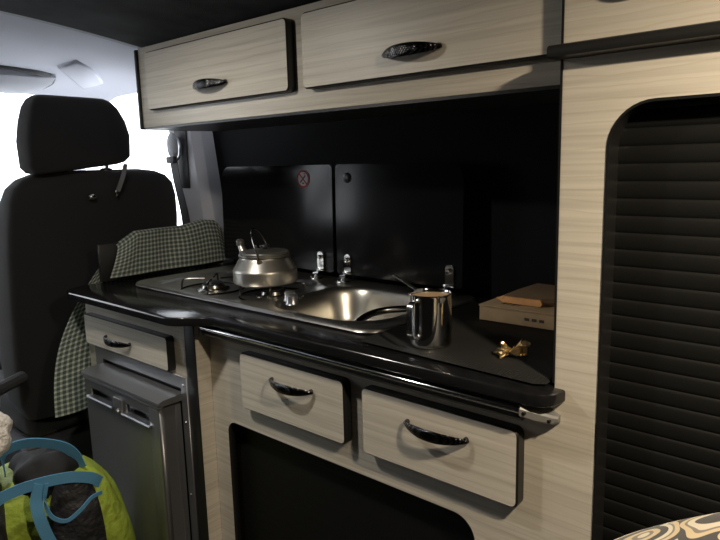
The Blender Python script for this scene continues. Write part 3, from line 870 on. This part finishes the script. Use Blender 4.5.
# ------------------------------------------------------------------ front seat
r = root('front_seat', 'black cab seat with headrest seen from behind in front of bright windows', 'seat', (-2.2, 1.0, 0))
bm = NB(); rings = []
def seat_ring(z, cx, cy, hx, hy, nn=3.2, n=48, bolster=.0):
    out = []
    for k in range(n):
        a = 2*pi*k/n; c_, s_ = math.cos(a), math.sin(a)
        x = hx*math.copysign(abs(c_)**(2/nn), c_); y = hy*math.copysign(abs(s_)**(2/nn), s_)
        if c_ < 0: x -= bolster*abs(y/hy)**3
        out.append((cx+x, cy+y, z))
    return out
CY = 1.005
for z, cx, hx, hy, bo in ((.42, -2.23, .06, .245, .03), (.48, -2.225, .085, .27, .05), (.62, -2.20, .09, .285, .06), (.80, -2.165, .09, .290, .07), (.98, -2.125, .085, .292, .06), (1.08, -2.105, .080, .288, .05), (1.15, -2.092, .075, .280, .03), (1.195, -2.084, .070, .266, .02), (1.222, -2.08, .060, .240, .01), (1.238, -2.078, .045, .200, 0), (1.246, -2.077, .022, .14, 0)):
    rings.append(seat_ring(z, cx, CY + .012, hx, hy+.006, 3.4, 48, bo))
loft(bm, rings); obj('backrest', bm, SEATM, r, angle=60)
bm = NB(); rings = []
HC = .948
for z, cx, hx, hy, dy in ((1.258, -2.055, .030, .120, 0), (1.263, -2.055, .045, .142, 0), (1.280, -2.052, .055, .156, 0), (1.35, -2.047, .060, .157, -.002), (1.40, -2.043, .058, .146, -.006), (1.440, -2.040, .052, .130, -.012), (1.460, -2.038, .044, .115, -.016), (1.470, -2.037, .028, .100, -.018)):
    rings.append(seat_ring(z, cx, HC+dy, hx*1.1, hy*1.10, 4.6, 48))
for r_ in range(len(rings)):
    rings[r_] = [(p[0], p[1], p[2] + (p[1]-HC-.08)*.10*(1-(p[2]-1.258)/.212)) for p in rings[r_]]
loft(bm, rings); bmesh.ops.rotate(bm, verts=bm.verts, cent=(-2.05, HC, 1.3), matrix=Matrix.Rotation(.10, 3, 'Z'))
hr = obj('headrest', bm, SEATM, r, angle=50)
for y in (.905, 1.045):
    bm = NB(); tube(bm, [(-2.06, y, 1.235), (-2.055, y, 1.262)], .007, 10); obj('headrest_post', bm, CHROME, r)
for y in (.905, 1.045):
    bm = NB(); lathe(bm, [(0,0),(.020,0),(.019,.006),(.012,.009),(0,.009)], (-2.062, y, 1.2425), 16); obj('post_guide', bm, BLACK, r)
bm = NB(); ribbon(bm, [(-2.005, 1.085, 1.262), (-1.992, 1.066, 1.225), (-1.996, 1.045, 1.175)], .014, (.3,1,.3), .004, 4); obj('adjuster_strap', bm, SEATP, r)
bm = NB(); superel(bm, (-1.999, 1.040, 1.168), (.006,.006,.012), (2,2), 12, 8); obj('hook', bm, CHROME, r)
bm = NB(); superel(bm, (-2.004, .960, 1.162), (.010,.014,.010), (2.5,2.5), 12, 8); obj('hook', bm, CHROME, r)
bm = NB(); box(bm, -2.75, -2.20, .76, 1.25, .34, .47, .04, 3); obj('seat_base', bm, SEATM, r)
bm = NB(); box(bm, -2.70, -2.16, .72, 1.24, 0, .34, .015); obj('pedestal', bm, DASH, r)
# folded armrest at the aisle side
bm = NB(); superel(bm, (-2.05, .600, .590), (.040, .036, .065), (2.6, 2.6), 24, 14); ar = obj('armrest', bm, SEATP, r, angle=60)
bm = NB(); tube(bm, [(-2.06, .61, .59), (-2.12, .735, .60)], .02, 10); obj('armrest_pivot', bm, DASH, ar)

# ------------------------------------------------------------------ seat belt on the pillar
r = root('seat_belt', 'black seat belt hanging from the grey door pillar', 'seat belt', (-2.07, 1.33, 1.0))
bm = NB(); box(bm, -2.105, -2.030, 1.338, 1.3455, 1.17, 1.385, .003); obj('slot_plate', bm, DGREY, r)
bm = NB(); superel(bm, (-2.085, 1.318, 1.325), (.026, .016, .045), (2.6, 2.4), 24, 14); obj('cover', bm, VISOR, r)
bm = NB(); box(bm, -2.112, -2.062, 1.300, 1.320, 1.262, 1.286, .006); obj('guide_loop', bm, DGREY, r)
bm = NB(); ribbon(bm, [(-2.088, 1.318, 1.275), (-2.085, 1.325, 1.20), (-2.072, 1.335, 1.10), (-2.045, 1.336, .98), (-2.0, 1.335, .86), (-1.985, 1.335, .60)], .046, (1,0,0), .002, 5); obj('strap', bm, BELTM, r)
bm = NB(); tube(bm, smoothpts([(-2.058, 1.325, 1.35), (-2.040, 1.318, 1.325), (-2.045, 1.318, 1.29), (-2.066, 1.318, 1.275)], 5), .006, 8); obj('loop_arm', bm, FRIDGEL, r)

# ------------------------------------------------------------------ backpack
BC = Vector((-1.60, .565, 0)); BW = Vector((.33, .944, 0)).normalized(); BD = Vector((.944, -.33, 0)).normalized()
def bp(w, d, z): return BC + BW*w + BD*d + Vector((0,0,z))
r = root('backpack', 'lime green backpack with blue webbing straps standing beside the silver fridge', 'backpack', tuple(BC))
def bagpt(a, b, k=1.0, sh=0):
    """a: angle round the dome in the w-z plane (0..pi), b: -1..1 depth"""
    n = 3.0; ca, sa = math.cos(a), math.sin(a)
    f = (abs(ca)**n + abs(sa)**n)**(-1/n)
    q = (1-abs(b)**2.6)**(1/2.6)*.35 + .65 if abs(b) < 1 else .65
    return bp(.214*f*ca*q*k, (.115*b+sh), .012+.525*f*sa*(q*.5+.5)*k)
bm = NB(); rings = []
nb = 16; na = 36
grid = [[bm.verts.new(bagpt(pi*i/na, -1+2*j/nb) + Vector((0,0,0)) + BD*.016*noise.noise(Vector((i*.35, j*.5, 2))) + BW*.010*noise.noise(Vector((i*.3, j*.4, 7)))) for i in range(na+1)] for j in range(nb+1)]
for a, b in zip(grid, grid[1:]): bridge(bm, a, b, closed=False)
for rr_ in (grid[0], grid[-1]): cap(bm, rr_)
cap(bm, [q[0] for q in grid] + [q[-1] for q in reversed(grid)])
obj('body', bm, LIME, r, angle=60)
# charcoal front panel
bm = NB(); R_ = []
for k, d in ((1, .112), (1, .128), (.9, .138), (.6, .146), (.25, .150)):
    ring = []
    for i in range(40):
        a = 2*pi*i/40
        w = .066 + .064*k*math.copysign(abs(math.cos(a))**.7, math.cos(a)); z = .265 + .275*k*math.copysign(abs(math.sin(a))**.75, math.sin(a))
        ring.append(bp(w, d + .010*noise.noise(Vector((w*18, z*18, 1)))*(1 if d > .12 else 0), z))
    R_.append(ring)
loft(bm, R_); obj('front_panel', bm, DNYL, r, angle=60)
# dark opening between the handles
bm = NB(); superel(bm, bp(.012, .025, .515), (.075, .085, .052), (2.6, 2.4), 36, 18, bump=.02, bs=14, U=BW, V=BD); obj('opening', bm, DARKN, r, angle=70)
# dark side pouch
bm = NB(); superel(bm, bp(-.138, .060, .300), (.070, .085, .295), (3, 3), 32, 18, bump=.015, bs=7, U=BW, V=BD); obj('side_pouch', bm, DNYL, r, angle=70)
def strap(pts, w, ac=(0,0,1), name='strap'):
    bm = NB(); ribbon(bm, [bp(*p) for p in pts], w, ac, .003, 6); obj(name, bm, BLUE, r, angle=60)
strap([(-.070,.07,.55),(-.068,.065,.598),(-.045,.06,.612),(-.002,.06,.611),(.052,.06,.590),(.080,.055,.560),(.094,.05,.520)], .026, tuple(BD*.3+Vector((0,0,1))), 'carry_handle')
strap([(-.105,.14,.510),(-.085,.142,.528),(-.045,.142,.540),(.009,.15,.548),(.063,.15,.545),(.106,.135,.525),(.128,.118,.500)], .026, (0,0,1))
strap([(0,.150,.545),(-.012,.152,.510),(-.010,.158,.470),(.000,.160,.425),(.014,.160,.375),(.022,.155,.30),(.026,.150,.15)], .026, tuple(BW))
strap([(.012,.155,.545),(.005,.160,.508),(.014,.166,.470),(.043,.168,.450),(.074,.164,.464),(.103,.150,.482),(.128,.128,.478)], .009, (0,0,1))

# cream fleece tucked on the pouch
bm = NB(); superel(bm, bp(-.088, .060, .652), (.046, .05, .044), (2.2, 2.2), 36, 20, bump=.018, bs=16, U=BW, V=BD)
tag(obj('fleece_roll', bm, CREAM, None), 'cream fluffy fleece bundle on top of the backpack pouch', 'fleece')

# ------------------------------------------------------------------ rear bench with cushion
bm = NB(); box(bm, -.24, 1.30, .10, .875, 0, .46, .03, 3)
tag(obj('bench_seat', bm, BENCH, None), 'charcoal bench seat in front of the tall cabinet', 'bench')
# cushion standing on the bench, leaning at the tall cabinet
U_ = Vector((math.cos(pi/6), 0, math.sin(pi/6))); V_ = Vector((0, 1, 0)); V_ = (V_ - U_*V_.dot(U_)).normalized(); W_ = U_.cross(V_)
bm = NB(); superel(bm, (-.03, .70, .72), (.24, .09, .19), (2.6, 4.6), 64, 40, U=U_, V=V_, W=W_)
zmin = min(v.co.z for v in bm.verts)
for v in bm.verts: v.co.z += .4605 - zmin
CUSHDZ = .4605 - zmin
tag(obj('cushion', bm, CUSH, None), 'black and cream swirl print cushion leaning against the tall roller shutter cabinet', 'cushion')

# ------------------------------------------------------------------ lights
def lamp(loc, power, col, size=.06):
    l = bpy.data.lights.new('ceiling_lamp', 'AREA'); l.shape = 'DISK'; l.size = size; l.energy = power; l.color = col
    o = bpy.data.objects.new('ceiling_lamp', l); C.objects.link(o); o.location = loc
lamp((.20, .47, 1.60), 18, (1, .84, .62))
lamp((-1.25, .40, 1.60), 5.5, (1, .95, .86))

wd = bpy.data.worlds.new('daylight'); S.world = wd; wd.use_nodes = True
bg = wd.node_tree.nodes['Background']; bg.inputs[0].default_value = (.90, .95, 1, 1); bg.inputs[1].default_value = 4.2

# ------------------------------------------------------------------ camera
yaw, pit, rol = .73240009, .16759588, .02611279
f = Vector((-math.sin(yaw)*math.cos(pit), math.cos(yaw)*math.cos(pit), -math.sin(pit)))
rt = Vector((math.cos(yaw), math.sin(yaw), 0)); dn = f.cross(rt)
r2 = rt*math.cos(rol) + dn*math.sin(rol); d2 = -rt*math.sin(rol) + dn*math.cos(rol)
cam = bpy.data.cameras.new('camera'); cam.sensor_width = 36; cam.lens = 640/720*36; cam.clip_start = .02
co = bpy.data.objects.new('camera', cam); C.objects.link(co)
M = Matrix((( r2.x, -d2.x, -f.x, 0), (r2.y, -d2.y, -f.y, 0), (r2.z, -d2.z, -f.z, 1.25), (0,0,0,1)))
co.matrix_world = M
S.camera = co
S.view_settings.view_transform = 'Standard'; S.view_settings.look = 'None'
S.view_settings.gamma = 1; S.view_settings.use_curve_mapping = False; S.view_settings.exposure = 0
S.cycles.use_denoising = True
